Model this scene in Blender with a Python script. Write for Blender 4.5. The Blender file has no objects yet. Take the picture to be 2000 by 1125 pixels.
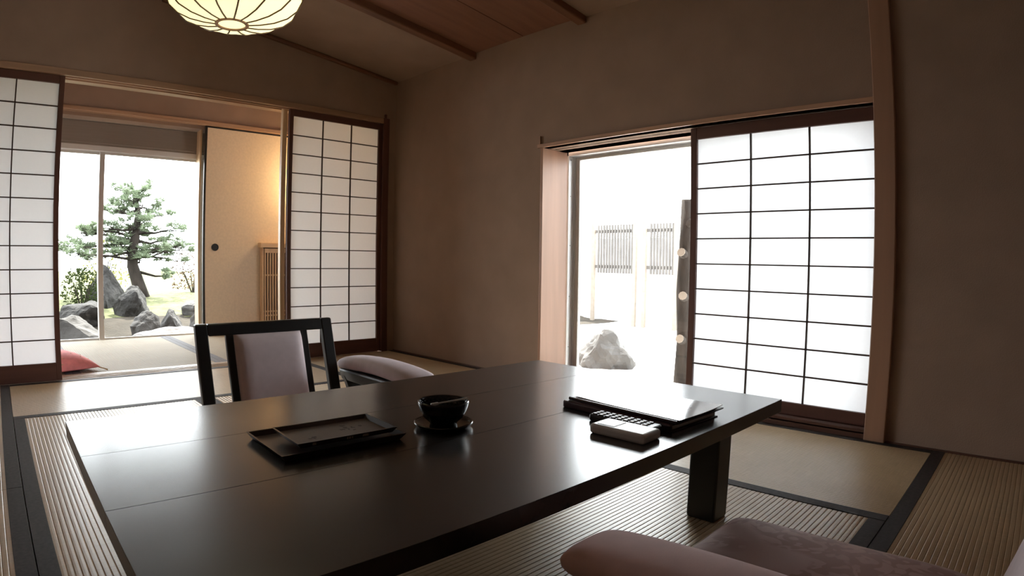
import bpy, bmesh, math, random
from mathutils import Vector, Matrix, Euler
R = math.radians
SC = bpy.context.scene
COL = SC.collection

# ------------------------------------------------------------------ camera
CAM_LOC = Vector((-2.6755, -4.0417, 0.71))
FW = Vector((0.7023602, 0.71055259, -0.04248721))
RT = Vector((0.71154721, -0.70249506, 0.0141867))
UP = Vector((0.01976666, 0.04019583, 0.99899628))
cd = bpy.data.cameras.new('camera')
cam = bpy.data.objects.new('camera', cd); COL.objects.link(cam)
cam.matrix_world = Matrix(((RT.x, UP.x, -FW.x, CAM_LOC.x), (RT.y, UP.y, -FW.y, CAM_LOC.y), (RT.z, UP.z, -FW.z, CAM_LOC.z), (0, 0, 0, 1)))
cd.sensor_width = 36.0; cd.sensor_fit = 'HORIZONTAL'
cd.lens = 36.0 * 1183.85 / 2000 * 0.93
cd.clip_start = 0.02; cd.clip_end = 200
# the wide phone lens bends straight lines outwards: a lens polynomial holds its real projection
cd.type = 'PANO'
cd.panorama_type = 'FISHEYE_LENS_POLYNOMIAL'
cd.fisheye_fov = R(170)
cd.fisheye_polynomial_k0 = 0.0
cd.fisheye_polynomial_k1 = -4.69149107e-02
cd.fisheye_polynomial_k2 = -1.05683331e-05
cd.fisheye_polynomial_k3 = 1.65973770e-05
cd.fisheye_polynomial_k4 = -2.72463008e-07
SC.camera = cam

# ------------------------------------------------------------------ sky, sun, exposure
SC.view_settings.view_transform = 'Standard'
SC.view_settings.look = 'None'
SC.view_settings.gamma = 1.0
SC.view_settings.exposure = 0.0
SC.view_settings.use_curve_mapping = False
W = bpy.data.worlds.new('sky'); SC.world = W; W.use_nodes = True
bg = W.node_tree.nodes['Background']
bg.inputs[0].default_value = (0.93, 0.97, 1.0, 1); bg.inputs[1].default_value = 12.0
sd = bpy.data.lights.new('sun', 'SUN'); sd.energy = 22.0; sd.angle = R(1.5); sd.color = (1, 0.95, 0.86)
sun = bpy.data.objects.new('sun', sd); COL.objects.link(sun)
sun.rotation_euler = Vector((-0.35, -0.42, -0.84)).to_track_quat('-Z', 'Y').to_euler()
def portal(name, loc, rot, sx, sy):
    l = bpy.data.lights.new(name, 'AREA'); l.shape = 'RECTANGLE'; l.size = sx; l.size_y = sy
    o = bpy.data.objects.new(name, l); COL.objects.link(o); o.location = loc; o.rotation_euler = rot
    l.cycles.is_portal = True
portal('portal_garden', (-1.95, 2.02, 0.83), (R(-90), 0, 0), 2.1, 1.7)
portal('portal_court', (0.36, -2.5, 0.72), (0, R(90), 0), 1.4, 1.9)

# ------------------------------------------------------------------ helpers
def obj(name, vf, mat, parent=None, smooth=False, loc=None, rot=None):
    """vf: (verts, faces) or an existing mesh; one mesh object"""
    if isinstance(vf, bpy.types.Mesh): me = vf
    else:
        me = bpy.data.meshes.new(name); me.from_pydata([tuple(v) for v in vf[0]], [], vf[1]); me.update()
        if mat: me.materials.append(mat)
        if smooth:
            for p in me.polygons: p.use_smooth = True
    o = bpy.data.objects.new(name, me); COL.objects.link(o)
    if parent: o.parent = parent
    if loc: o.location = loc
    if rot: o.rotation_euler = rot
    return o
def empty(name, loc=(0, 0, 0), rz=0, parent=None):
    o = bpy.data.objects.new(name, None); COL.objects.link(o); o.location = loc; o.rotation_euler = (0, 0, rz)
    o.empty_display_size = 0.1
    if parent: o.parent = parent
    return o
def tag(o, label=None, cat=None, group=None, kind=None):
    if label: o['label'] = label
    if cat: o['category'] = cat
    if group: o['group'] = group
    if kind: o['kind'] = kind
    return o
def struct(o): o['kind'] = 'structure'; return o
def join(*parts):
    V, Fs = [], []
    for v, f in parts:
        n = len(V); V += list(v); Fs += [tuple(i + n for i in q) for q in f]
    return V, Fs
def bx(x0, x1, y0, y1, z0, z1):
    if x0 > x1: x0, x1 = x1, x0
    if y0 > y1: y0, y1 = y1, y0
    if z0 > z1: z0, z1 = z1, z0
    v = [(x0, y0, z0), (x1, y0, z0), (x1, y1, z0), (x0, y1, z0), (x0, y0, z1), (x1, y0, z1), (x1, y1, z1), (x0, y1, z1)]
    f = [(0, 3, 2, 1), (4, 5, 6, 7), (0, 1, 5, 4), (1, 2, 6, 5), (2, 3, 7, 6), (3, 0, 4, 7)]
    return v, f
def bev(vf, w, seg=1):
    bm = bmesh.new(); vs = [bm.verts.new(v) for v in vf[0]]
    for f in vf[1]: bm.faces.new([vs[i] for i in f])
    bmesh.ops.recalc_face_normals(bm, faces=bm.faces)
    bmesh.ops.bevel(bm, geom=list(bm.edges), offset=w, segments=seg, affect='EDGES', profile=0.5)
    bm.verts.index_update()
    out = [tuple(v.co) for v in bm.verts], [tuple(v.index for v in f.verts) for f in bm.faces]
    bm.free(); return out
def bb(x0, x1, y0, y1, z0, z1, w=0.003, seg=1): return bev(bx(x0, x1, y0, y1, z0, z1), w, seg)
def xf(vf, loc=(0, 0, 0), rot=(0, 0, 0), sc=(1, 1, 1)):
    m = Matrix.Translation(loc) @ Euler(rot).to_matrix().to_4x4() @ Matrix.Diagonal((*sc, 1))
    return [tuple(m @ Vector(v)) for v in vf[0]], vf[1]
def lathe(prof, n=32, mod=None, cap=True):
    """prof: list of (r, z)"""
    V, Fs = [], []
    for r, z in prof:
        for k in range(n):
            a = 2 * math.pi * k / n; s = mod(a) if mod else 1
            V.append((r * s * math.cos(a), r * s * math.sin(a), z))
    for i in range(len(prof) - 1):
        for k in range(n):
            a, b = i * n + k, i * n + (k + 1) % n
            Fs.append((a, b, b + n, a + n))
    if cap:
        Fs.append(tuple(range(n))[::-1]); L = (len(prof) - 1) * n; Fs.append(tuple(range(L, L + n)))
    return V, Fs
def tube(path, rad, n=8):
    path = [Vector(p) for p in path]
    if not hasattr(rad, '__len__'): rad = [rad] * len(path)
    V, Fs = [], []
    for i, p in enumerate(path):
        d = (path[min(i + 1, len(path) - 1)] - path[max(i - 1, 0)]).normalized()
        a = d.orthogonal().normalized() if i == 0 else (pa - d * pa.dot(d)).normalized()
        pa = a; b = d.cross(a)
        for k in range(n):
            t = 2 * math.pi * k / n; V.append(tuple(p + (a * math.cos(t) + b * math.sin(t)) * rad[i]))
    for i in range(len(path) - 1):
        for k in range(n):
            q, r_ = i * n + k, i * n + (k + 1) % n; Fs.append((q, r_, r_ + n, q + n))
    Fs.append(tuple(range(n))[::-1]); L = (len(path) - 1) * n; Fs.append(tuple(range(L, L + n)))
    return V, Fs
def pillow(w, l, t, n=20, p=4.0, pinch=0.0, e=0.5, sag=None):
    V, Fs = [], []; N = n + 1
    for s in (1, -1):
        for i in range(N):
            for j in range(N):
                u, v = -1 + 2 * i / n, -1 + 2 * j / n
                u, v = math.sin(u * math.pi / 2), math.sin(v * math.pi / 2)
                h = (max(0, 1 - abs(u) ** p) * max(0, 1 - abs(v) ** p)) ** e
                k = 1 - pinch * (1 - v * v) * abs(u) ** 2; k2 = 1 - pinch * (1 - u * u) * abs(v) ** 2
                x, y, z = u * w / 2 * k, v * l / 2 * k2, s * t / 2 * h
                if sag and s > 0: z += sag(u, v)
                V.append((x, y, z))
        for i in range(n):
            for j in range(n):
                a = (0 if s > 0 else N * N) + i * N + j
                q = (a, a + N, a + N + 1, a + 1)
                Fs.append(q if s > 0 else q[::-1])
    return V, Fs
def rock(rx, ry, rz, seed, sub=3, rough=0.28):
    rnd = random.Random(seed)
    bm = bmesh.new(); bmesh.ops.create_icosphere(bm, subdivisions=sub, radius=1)
    pl = [(Vector((rnd.uniform(-1, 1), rnd.uniform(-1, 1), rnd.uniform(-.4, 1))).normalized(), rnd.uniform(.56, .88)) for _ in range(15)]
    ph = [Vector((rnd.uniform(0, 9), rnd.uniform(0, 9), rnd.uniform(0, 9))) for _ in range(3)]
    for v in bm.verts:
        c = v.co.copy()
        for n, d in pl:
            e = c.dot(n) - d
            if e > 0: c -= n * e * 0.92
        w = sum(math.sin(c.x * (3 + 3 * i) + ph[i].x) * math.sin(c.y * (3 + 3 * i) + ph[i].y) * math.sin(c.z * (3 + 3 * i) + ph[i].z) / (1 + i) for i in range(3))
        c *= 1 + rough * 0.55 * w + rough * .12 * math.sin(c.x * 17 + ph[0].y) * math.sin(c.y * 15 + ph[1].z) * math.sin(c.z * 19 + ph[2].x)
        v.co = Vector((c.x * rx, c.y * ry, c.z * rz))
    bm.verts.index_update()
    out = [tuple(v.co) for v in bm.verts], [tuple(v.index for v in f.verts) for f in bm.faces]
    bm.free(); return out

# ------------------------------------------------------------------ materials
def nodes(name):
    m = bpy.data.materials.new(name); m.use_nodes = True
    nt = m.node_tree; return m, nt, nt.nodes['Principled BSDF']
def M(name, col, rough=0.6, spec=0.5, metal=0.0, nscale=8.0, namt=0.12, stretch=(1, 1, 1), bscale=None, bstr=0.0, bdist=0.002, coat=0.0, detail=4.0, rvar=0.0):
    m, nt, b = nodes(name); N = nt.nodes.new; L = nt.links.new
    b.inputs['Roughness'].default_value = rough; b.inputs['Metallic'].default_value = metal
    b.inputs['Specular IOR Level'].default_value = spec; b.inputs['Coat Weight'].default_value = coat
    tc = N('ShaderNodeTexCoord'); mp = N('ShaderNodeMapping'); mp.inputs['Scale'].default_value = stretch
    L(tc.outputs['Object'], mp.inputs['Vector'])
    nz = N('ShaderNodeTexNoise'); nz.inputs['Scale'].default_value = nscale; nz.inputs['Detail'].default_value = detail
    L(mp.outputs[0], nz.inputs['Vector'])
    rp = N('ShaderNodeValToRGB'); e = rp.color_ramp.elements
    e[0].position = 0.3; e[1].position = 0.7
    e[0].color = (*[c * (1 - namt) for c in col], 1); e[1].color = (*[min(1, c * (1 + namt)) for c in col], 1)
    L(nz.outputs['Fac'], rp.inputs[0]); L(rp.outputs[0], b.inputs['Base Color'])
    if rvar:
        mr = N('ShaderNodeMapRange'); mr.inputs[3].default_value = rough - rvar; mr.inputs[4].default_value = rough + rvar
        L(nz.outputs['Fac'], mr.inputs[0]); L(mr.outputs[0], b.inputs['Roughness'])
    if bstr:
        n2 = N('ShaderNodeTexNoise'); n2.inputs['Scale'].default_value = bscale or nscale; n2.inputs['Detail'].default_value = 5
        L(mp.outputs[0], n2.inputs['Vector'])
        bp = N('ShaderNodeBump'); bp.inputs['Strength'].default_value = bstr; bp.inputs['Distance'].default_value = bdist
        L(n2.outputs['Fac'], bp.inputs['Height']); L(bp.outputs[0], b.inputs['Normal'])
    return m
def wood(name, col, axis, rough=0.5, amt=0.22, spec=0.4):
    s = [18, 18, 18]; s['xyz'.index(axis)] = 1.2
    return M(name, col, rough, spec, nscale=1.0, namt=amt, stretch=s, bscale=2.0, bstr=0.12, bdist=0.001, detail=6)
def paper(name, col, trans=0.5):
    m, nt, b = nodes(name); N = nt.nodes.new; L = nt.links.new; nt.nodes.remove(b)
    out = nt.nodes['Material Output']
    tc = N('ShaderNodeTexCoord'); nz = N('ShaderNodeTexNoise'); nz.inputs['Scale'].default_value = 60; nz.inputs['Detail'].default_value = 3
    L(tc.outputs['Object'], nz.inputs['Vector'])
    rp = N('ShaderNodeValToRGB'); rp.color_ramp.elements[0].color = (*[c * .96 for c in col], 1); rp.color_ramp.elements[1].color = (*col, 1)
    L(nz.outputs['Fac'], rp.inputs[0])
    d = N('ShaderNodeBsdfDiffuse'); t = N('ShaderNodeBsdfTranslucent'); mx = N('ShaderNodeMixShader'); mx.inputs[0].default_value = trans
    L(rp.outputs[0], d.inputs[0]); L(rp.outputs[0], t.inputs[0]); L(d.outputs[0], mx.inputs[1]); L(t.outputs[0], mx.inputs[2]); L(mx.outputs[0], out.inputs[0])
    return m
def leafmat(name, col, amt=.25, trans=.4):
    m = paper(name, col, trans); 
    rp = [n for n in m.node_tree.nodes if n.type == 'VALTORGB'][0]
    rp.color_ramp.elements[0].color = (*[c * (1 - amt) for c in col], 1)
    [n for n in m.node_tree.nodes if n.type == 'TEX_NOISE'][0].inputs['Scale'].default_value = 12
    return m
def emit(name, col, st, mixcol=None):
    m, nt, b = nodes(name)
    b.inputs['Base Color'].default_value = (*(mixcol or col), 1); b.inputs['Roughness'].default_value = .8
    b.inputs['Emission Color'].default_value = (*col, 1); b.inputs['Emission Strength'].default_value = st
    return m
def glassmat():
    m, nt, b = nodes('window_glass'); N = nt.nodes.new; L = nt.links.new; nt.nodes.remove(b)
    t = N('ShaderNodeBsdfTransparent'); t.inputs[0].default_value = (.95, .97, .96, 1)
    g = N('ShaderNodeBsdfGlossy'); g.inputs['Roughness'].default_value = 0.01
    lw = N('ShaderNodeFresnel'); lw.inputs[0].default_value = 1.3
    mx = N('ShaderNodeMixShader'); L(lw.outputs[0], mx.inputs[0]); L(t.outputs[0], mx.inputs[1]); L(g.outputs[0], mx.inputs[2])
    L(mx.outputs[0], nt.nodes['Material Output'].inputs[0]); return m
def tatamimat(name, col, col2):
    m, nt, b = nodes(name); N = nt.nodes.new; L = nt.links.new
    tc = N('ShaderNodeTexCoord')
    mp = N('ShaderNodeMapping'); mp.inputs['Scale'].default_value = (260, 9, 1); L(tc.outputs['Object'], mp.inputs[0])
    nz = N('ShaderNodeTexNoise'); nz.inputs['Scale'].default_value = 1; nz.inputs['Detail'].default_value = 2; L(mp.outputs[0], nz.inputs['Vector'])
    n2 = N('ShaderNodeTexNoise'); n2.inputs['Scale'].default_value = 3; n2.inputs['Detail'].default_value = 3; L(tc.outputs['Object'], n2.inputs['Vector'])
    mx = N('ShaderNodeMath'); mx.operation = 'ADD'; L(nz.outputs['Fac'], mx.inputs[0]); L(n2.outputs['Fac'], mx.inputs[1])
    hf = N('ShaderNodeMath'); hf.operation = 'MULTIPLY'; hf.inputs[1].default_value = .5; L(mx.outputs[0], hf.inputs[0])
    rp = N('ShaderNodeValToRGB'); rp.color_ramp.elements[0].position = .35; rp.color_ramp.elements[1].position = .65
    rp.color_ramp.elements[0].color = (*col2, 1); rp.color_ramp.elements[1].color = (*col, 1)
    L(hf.outputs[0], rp.inputs[0]); L(rp.outputs[0], b.inputs['Base Color'])
    b.inputs['Roughness'].default_value = 0.33; b.inputs['Specular IOR Level'].default_value = 0.6; b.inputs['Anisotropic'].default_value = 0.5
    vt = N('ShaderNodeVectorTransform'); vt.vector_type = 'VECTOR'; vt.convert_from = 'OBJECT'; vt.convert_to = 'WORLD'; vt.inputs[0].default_value = (1, 0, 0)
    L(vt.outputs[0], b.inputs['Tangent'])
    bp = N('ShaderNodeBump'); bp.inputs['Strength'].default_value = .12; bp.inputs['Distance'].default_value = .0004; L(nz.outputs['Fac'], bp.inputs['Height']); L(bp.outputs[0], b.inputs['Normal'])
    return m

m_wall = M('plaster_wall', (0.365, 0.256, 0.196), 0.9, 0.2, nscale=5, namt=.06, bscale=160, bstr=.35, bdist=.002)
m_ceil = M('plaster_ceiling', (0.365, 0.256, 0.196), 0.9, 0.2, nscale=5, namt=.06, bscale=160, bstr=.3, bdist=.002)
m_ceilwood = wood('cedar_board', (0.25, 0.115, 0.072), 'x', .55, .14)
m_beam = wood('beam_wood', (0.20, 0.09, 0.05), 'x', .5)
m_trimx = wood('lintel_wood', (0.46, 0.29, 0.19), 'x', .45)
m_trimy = wood('casing_wood', (0.52, 0.31, 0.21), 'y', .42)
m_trimz = wood('jamb_wood', (0.46, 0.255, 0.165), 'z', .42, .10)
m_sill = wood('pale_sill_wood', (0.60, 0.50, 0.42), 'x', .3, .12)  # paler and smoother than the lintel wood
m_pillar = wood('pillar_wood', (0.41, 0.235, 0.155), 'z', .45, .09)
m_darkx = wood('dark_wood_rail', (0.125, 0.055, 0.042), 'x', .42)
m_darkz = wood('dark_wood_stile', (0.125, 0.055, 0.042), 'z', .42)
m_darky = wood('dark_wood_sill', (0.12, 0.055, 0.038), 'y', .42)
m_kumiko = M('lattice_wood', (0.05, 0.026, 0.02), .5, .4)
m_paper = paper('shoji_paper', (0.79, 0.785, 0.79), .5)
m_paper2 = paper('window_shoji_paper', (0.60, 0.61, 0.635), .5)
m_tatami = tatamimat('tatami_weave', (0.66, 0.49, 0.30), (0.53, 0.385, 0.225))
m_tatami2 = tatamimat('tatami_weave_toned_down', (0.36, 0.305, 0.23), (0.30, 0.25, 0.185))  # next-room weave: strong window daylight offset by a darker, duller colour
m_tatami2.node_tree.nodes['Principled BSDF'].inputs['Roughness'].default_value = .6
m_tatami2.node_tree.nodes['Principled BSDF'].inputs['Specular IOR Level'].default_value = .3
m_border = M('tatami_border', (0.045, 0.036, 0.034), .7, .3, nscale=90, namt=.3, bscale=300, bstr=.3, bdist=.0006)
m_border2 = M('tatami_border_grey', (0.13, 0.12, 0.13), .7, .3, nscale=90, namt=.2, bscale=300, bstr=.3, bdist=.0006)
m_sub = M('subfloor', (0.2, 0.15, 0.1), .9)
m_lacq = M('table_lacquer', (0.014, 0.011, 0.010), .215, .85, nscale=9, namt=.3, bscale=220, bstr=.05, bdist=.0006, rvar=.03, coat=.35)
m_lacq.node_tree.nodes['Principled BSDF'].inputs['Coat Roughness'].default_value = .45
m_black = M('black_lacquer_frame', (0.012, 0.012, 0.012), .32, .5, nscale=9, namt=.2)
m_tray = M('tray_lacquer', (0.030, 0.017, 0.014), .3, .5, nscale=20, namt=.2)
m_trayin = M('tray_inside', (0.055, 0.036, 0.030), .38, .5, nscale=60, namt=.15)
m_traypat = M('tray_motif', (0.012, 0.008, 0.008), .5, .4)
m_trayedge = M('tray_pale_mark', (0.30, 0.24, 0.19), .4, .5)
m_bowl = M('bowl_glaze', (0.008, 0.008, 0.009), .12, .6, nscale=12, namt=.2)
m_bowlin = M('bowl_textured_glaze', (0.010, 0.010, 0.011), .14, .6, nscale=12, namt=.2, bscale=120, bstr=.7, bdist=.004)
m_steel = M('pale_stick', (0.62, 0.58, 0.54), .35, .5, nscale=30, namt=.05)
m_pad = M('lilac_upholstery', (0.70, 0.60, 0.63), .85, .3, nscale=30, namt=.05, bscale=500, bstr=.25, bdist=.0008)
m_padpink = M('pink_upholstery', (0.66, 0.46, 0.45), .8, .3, nscale=30, namt=.05, bscale=500, bstr=.25, bdist=.0008)
m_red = M('red_cushion', (0.85, 0.27, 0.27), .8, .3, nscale=14, namt=.2, bscale=40, bstr=.15, bdist=.004)
m_gold = M('gold_thread', (0.72, 0.52, 0.30), .6, .4)
m_alu = M('aluminium_frame', (0.80, 0.80, 0.80), .42, .5, metal=.2, nscale=4, namt=.03)
m_alug = M('aluminium_grey', (0.62, 0.59, 0.56), .45, .5, metal=.0, nscale=4, namt=.04)
m_glass = glassmat()
m_fusuma = M('fusuma_paper', (0.86, 0.73, 0.56), .7, .3, nscale=50, namt=.05, bscale=120, bstr=.1, bdist=.001)
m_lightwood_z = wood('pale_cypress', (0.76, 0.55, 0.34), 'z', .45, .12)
m_lightwood_x = wood('pale_cypress_board', (0.76, 0.55, 0.34), 'x', .45, .12)
m_blind = M('rolled_blind', (0.30, 0.26, 0.23), .8, .2, nscale=3, namt=.05, stretch=(1, 1, 60))
m_lamp = emit('lamp_paper', (1.0, 0.89, 0.50), 1.10, (.85, .8, .6))
m_rib = M('lamp_rib', (0.16, 0.10, 0.04), .5)
m_hub = M('lamp_hub_ring', (0.36, 0.20, 0.10), .5)
m_lamp2 = emit('wall_lamp_shade', (1.0, 0.68, 0.34), 70.0)
m_maroon = M('maroon_leatherette', (0.040, 0.014, 0.018), .38, .5, nscale=200, namt=.15, bscale=400, bstr=.2, bdist=.0006)
m_page = M('printed_page', (0.74, 0.72, 0.72), .12, .6, nscale=6, namt=.1, coat=.4)
m_pagedge = M('paper_edge', (0.6, 0.57, 0.55), .7)
m_photo = M('printed_picture', (0.30, 0.22, 0.22), .12, .6, nscale=18, namt=.6, coat=.4)
m_white = M('white_plastic', (0.62, 0.60, 0.59), .35, .5, nscale=20, namt=.02)
m_blackpl = M('black_plastic', (0.02, 0.02, 0.022), .35, .5, nscale=20, namt=.1)
m_button = M('grey_button', (0.32, 0.31, 0.31), .4, .5)
m_ac = M('cream_plastic', (0.6, 0.56, 0.48), .4, .5, nscale=10, namt=.03)
m_soil = M('garden_soil', (0.030, 0.025, 0.019), .95, .2, nscale=3, namt=.35, bscale=30, bstr=.6, bdist=.03)
m_moss = M('moss', (0.10, 0.105, 0.05), .95, .2, nscale=6, namt=.35, bscale=60, bstr=.7, bdist=.02)
m_rock = M('garden_rock', (0.058, 0.055, 0.053), .85, .3, nscale=3.5, namt=.4, bscale=9, bstr=.7, bdist=.04, detail=8)
m_rockd = M('dark_rock', (0.022, 0.0205, 0.0195), .85, .3, nscale=3.5, namt=.4, bscale=9, bstr=.8, bdist=.05, detail=8)
m_rockw = M('white_stone', (0.26, 0.25, 0.245), .85, .3, nscale=3.5, namt=.2, bscale=9, bstr=.5, bdist=.03, detail=8)
m_rockl = M('pale_rock', (0.085, 0.082, 0.080), .85, .3, nscale=3.5, namt=.3, bscale=9, bstr=.6, bdist=.04, detail=8)
m_gravel = M('white_gravel', (0.62, 0.60, 0.57), .95, .2, nscale=60, namt=.3, bscale=70, bstr=.8, bdist=.02)
m_bark = M('pine_bark', (0.026, 0.021, 0.018), .95, .2, nscale=12, namt=.45, stretch=(1, 1, .35), bscale=16, bstr=.9, bdist=.02)
m_needle = leafmat('pine_needles', (0.21, 0.26, 0.17), .5)
m_leafy = leafmat('yellow_green_leaves', (0.22, 0.22, 0.06), .45)
m_leafd = leafmat('dark_green_leaves', (0.028, 0.038, 0.015), .35)
m_leafr = leafmat('reddish_leaves', (0.10, 0.062, 0.040), .45)
m_twig = M('twig', (0.03, 0.022, 0.017), .9)
m_fence = M('sunlit_fence_wood', (0.098, 0.090, 0.085), .8, .3, nscale=6, namt=.15)
m_cut = M('sawn_wood', (0.20, 0.17, 0.14), .85, .3, nscale=20, namt=.1)
m_stucco = M('white_stucco', (0.80, 0.78, 0.75), .9, .2, nscale=4, namt=.04, bscale=80, bstr=.3, bdist=.004)
m_roof = M('roof_soffit', (0.28, 0.21, 0.15), .8)

# ------------------------------------------------------------------ floors and tatami
XL, YB = -3.55, -5.50          # left wall and wall behind the camera
CEIL0, SLOPE, XR = 2.13, 0.13, -1.85
def weave_mesh(L, Wd):
    n = max(4, round(Wd / 0.0153)); p = Wd / n; V, Fs = [], []
    prof = []
    for i in range(n):
        for t, h in ((0, -.0015), (.13, -.0002), (.5, 0), (.87, -.0002)): prof.append((-Wd / 2 + (i + t) * p, h))
    prof.append((Wd / 2, -.0014))
    prof = [(-Wd / 2, -.05)] + prof + [(Wd / 2, -.05)]
    for y, z in prof: V += [(-L / 2, y, z), (L / 2, y, z)]
    for i in range(len(prof) - 1): Fs.append((2 * i, 2 * i + 1, 2 * i + 3, 2 * i + 2))
    k = len(prof)
    Fs.append(tuple(2 * i for i in range(k))); Fs.append(tuple(2 * i + 1 for i in range(k))[::-1])
    return V, Fs
def tatami(x0, x1, y0, y1, along, parent, bmat=None, z=0.0, wm=None):
    """along: direction of the long side, of the ribs and of the two cloth borders"""
    L, Wd = (x1 - x0, y1 - y0) if along == 'x' else (y1 - y0, x1 - x0)
    g = 0.0012
    o = obj('tatami_mat', weave_mesh(L - 2 * g, Wd - 2 * g), wm or m_tatami, parent, loc=((x0 + x1) / 2, (y0 + y1) / 2, z), rot=(0, 0, 0 if along == 'x' else R(90)))
    me = o.data
    for s in (-1, 1):
        e = s * (Wd / 2 - g)
        obj('cloth_border', bb(-L / 2 + g, L / 2 - g, e, e - s * .048, -.02, .0016, .0008), bmat or m_border, o)
    return o
fl = struct(obj('floor', bx(XL, 0.0, YB, 0.0, -.12, -.052), m_sub))
U1, U2, U3, V1, V2, V3, V4, V5 = -.862, -1.757, -2.652, -.89, -1.86, -2.80, -3.723, -4.63
for a in ((U1, 0, V2, 0, 'y'), (U1, 0, V4, V2, 'y'), (U3, U1, V1, 0, 'x'), (U3, U2, V3, V1, 'y'), (U2, U1, V3, V1, 'y'),
          (U3, U1, V4, V3, 'x'), (XL, U3, V2, 0, 'y'), (XL, U3, V4, V2, 'y'), (-1.775, 0, V5, V4, 'x'), (XL, -1.775, V5, V4, 'x'),
          (-1.775, 0, YB, V5, 'x'), (XL, -1.775, YB, V5, 'x')):
    tatami(*a, fl)
fl2 = struct(obj('floor', bx(XL, 0.25, 0.18, 1.88, -.12, -.052), m_sub))
for a in ((-2.275, -1.305, .18, 1.88, 'y'), (-3.245, -2.275, .18, 1.88, 'y'), (-1.305, -.335, .18, 1.88, 'y'), (-.335, .25, .18, 1.88, 'y'), (XL, -3.245, .18, 1.88, 'y')):
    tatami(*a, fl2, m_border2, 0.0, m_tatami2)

# ------------------------------------------------------------------ walls
OB0, OB1, HB = -3.445, -1.567, 1.40       # window opening in the right wall
wr = struct(obj('wall_right', join(bx(0, .22, OB1, .02, -.3, 2.6), bx(0, .22, YB - .2, OB0 - .04, -.3, 2.6), bx(0, .22, OB0 - .04, OB1, HB, 2.6), bx(0, .22, OB0 - .04, OB1, -.3, -.07)), m_wall))
SA0, SA1, HA = -3.13, -.12, 1.78          # sliding-screen opening in the far wall
wb = struct(obj('wall_back', join(bx(SA1 + .055, .0, 0, .17, -.3, 2.6), bx(XL - .2, SA0 - .055, 0, .17, -.3, 2.6), bx(SA0 - .055, SA1 + .055, 0, .17, HA + .04, 2.6)), m_wall))
struct(obj('wall_left', bx(XL - .2, XL, YB - .2, 2.3, -.3, 2.6), m_wall))
struct(obj('wall_front', bx(XL - .2, 0, YB - .2, YB, -.3, 2.6), m_wall))
# ceiling: slopes up from the right wall, then runs level
def sl(x): return CEIL0 - SLOPE * max(x, XR)
def slab(x0, x1, y0, y1, d0, d1):
    v, f = bx(x0, x1, y0, y1, 0, 1)
    return [(x, y, sl(x) + (d1 if z > .5 else d0)) for x, y, z in v], f
ce = struct(obj('ceiling', join(slab(XR, 0, -.93, 0, 0, .06), slab(XR, 0, -1.88, -.93, .025, .06), slab(XR, 0, YB, -1.88, 0, .06), bx(XL, XR, YB, 0, sl(XR), sl(XR) + .06)), m_ceil))
for y0, y1 in ((-1.405, -.952), (-1.86, -1.411)):
    obj('ceiling_board', slab(XR, -.002, y0, y1, .008, .024), m_ceilwood, ce)
for i, y in enumerate((-.928, -1.882)):
    struct(obj('trim_%d' % (i + 1), bev(slab(XR, .0, y - .033, y + .033, -.040, .03), .008, 2), m_beam))
struct(obj('trim_3', bev(slab(XR + .02, -.012, -.034, .0, -.03, -.002), .008, 2), m_beam))
# rear of the house: roof and eaves
struct(obj('roof', join(bx(XL - .5, 1.25, YB - .5, 3.2, 2.62, 2.72), bx(.22, 1.25, YB - .5, 3.2, 2.2, 2.26), bx(XL - .5, 1.25, 1.98, 3.2, 2.2, 2.26)), m_roof))

# far opening: posts, lintel with grooves, sill with grooves
for i, x in enumerate((SA1, SA0 - .055)):
    struct(obj('trim_%d' % (4 + i), join(bb(x, x + .055, -.012, .17, 0, HA + .045), bb(x + .012, x + .028, -.012, .005, HA + .045, HA + .075, .002)), m_darkz))
lint = join(bb(SA0, SA1, -.012, .006, HA, HA + .04, .002), bb(SA0, SA1, .044, .058, HA, HA + .04, .002), bb(SA0, SA1, .096, .17, HA, HA + .04, .002), bx(SA0, SA1, .0, .17, HA + .012, HA + .04))
struct(obj('trim_6', lint, m_trimx))
sill = join(bx(SA0, SA1, .0, .18, -.06, -.010), bb(SA0, SA1, -.002, .008, -.03, .002, .001), bb(SA0, SA1, .044, .056, -.03, .002, .001), bb(SA0, SA1, .094, .110, -.03, .002, .001), bb(SA0, SA1, .128, .18, -.03, .002, .001))
struct(obj('trim_7', sill, m_sill))

# right window: lining, sill, casing, pillar
struct(obj('trim_8', bb(-.006, .222, OB1 - .020, OB1 + .0, .04, HB, .002), m_trimz))
struct(obj('trim_9', join(bb(-.014, .050, OB0, OB1 + .02, HB, HB + .022, .002), bb(.085, .10, OB0, OB1 - .002, HB, HB + .022, .002), bb(.135, .222, OB0, OB1 - .002, HB, HB + .022, .002), bx(.04, .15, OB0, OB1, HB + .012, HB + .022), bb(-.014, -.002, OB1 - .004, OB1 + .004, HB + .022, HB + .072, .001)), m_trimy))
struct(obj('trim_10', join(bb(-.006, .222, OB0, OB1, -.02, .030, .002), bb(-.006, .040, OB0, OB1 - .02, .02, .040, .002), bb(.08, .14, OB0, OB1 - .02, .02, .040, .002)), m_darky))
struct(obj('trim_11', bb(-.022, .040, OB0 - .086, OB0, 0, sl(0) + .02, .004, 2), m_pillar))
# thin dark strip along the foot of the right wall
struct(obj('baseboard_right', join(bb(-.008, .0, OB1, -.002, -.004, .008, .001), bb(-.008, .0, YB, OB0 - .088, -.004, .008, .001)), m_darky))

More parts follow.
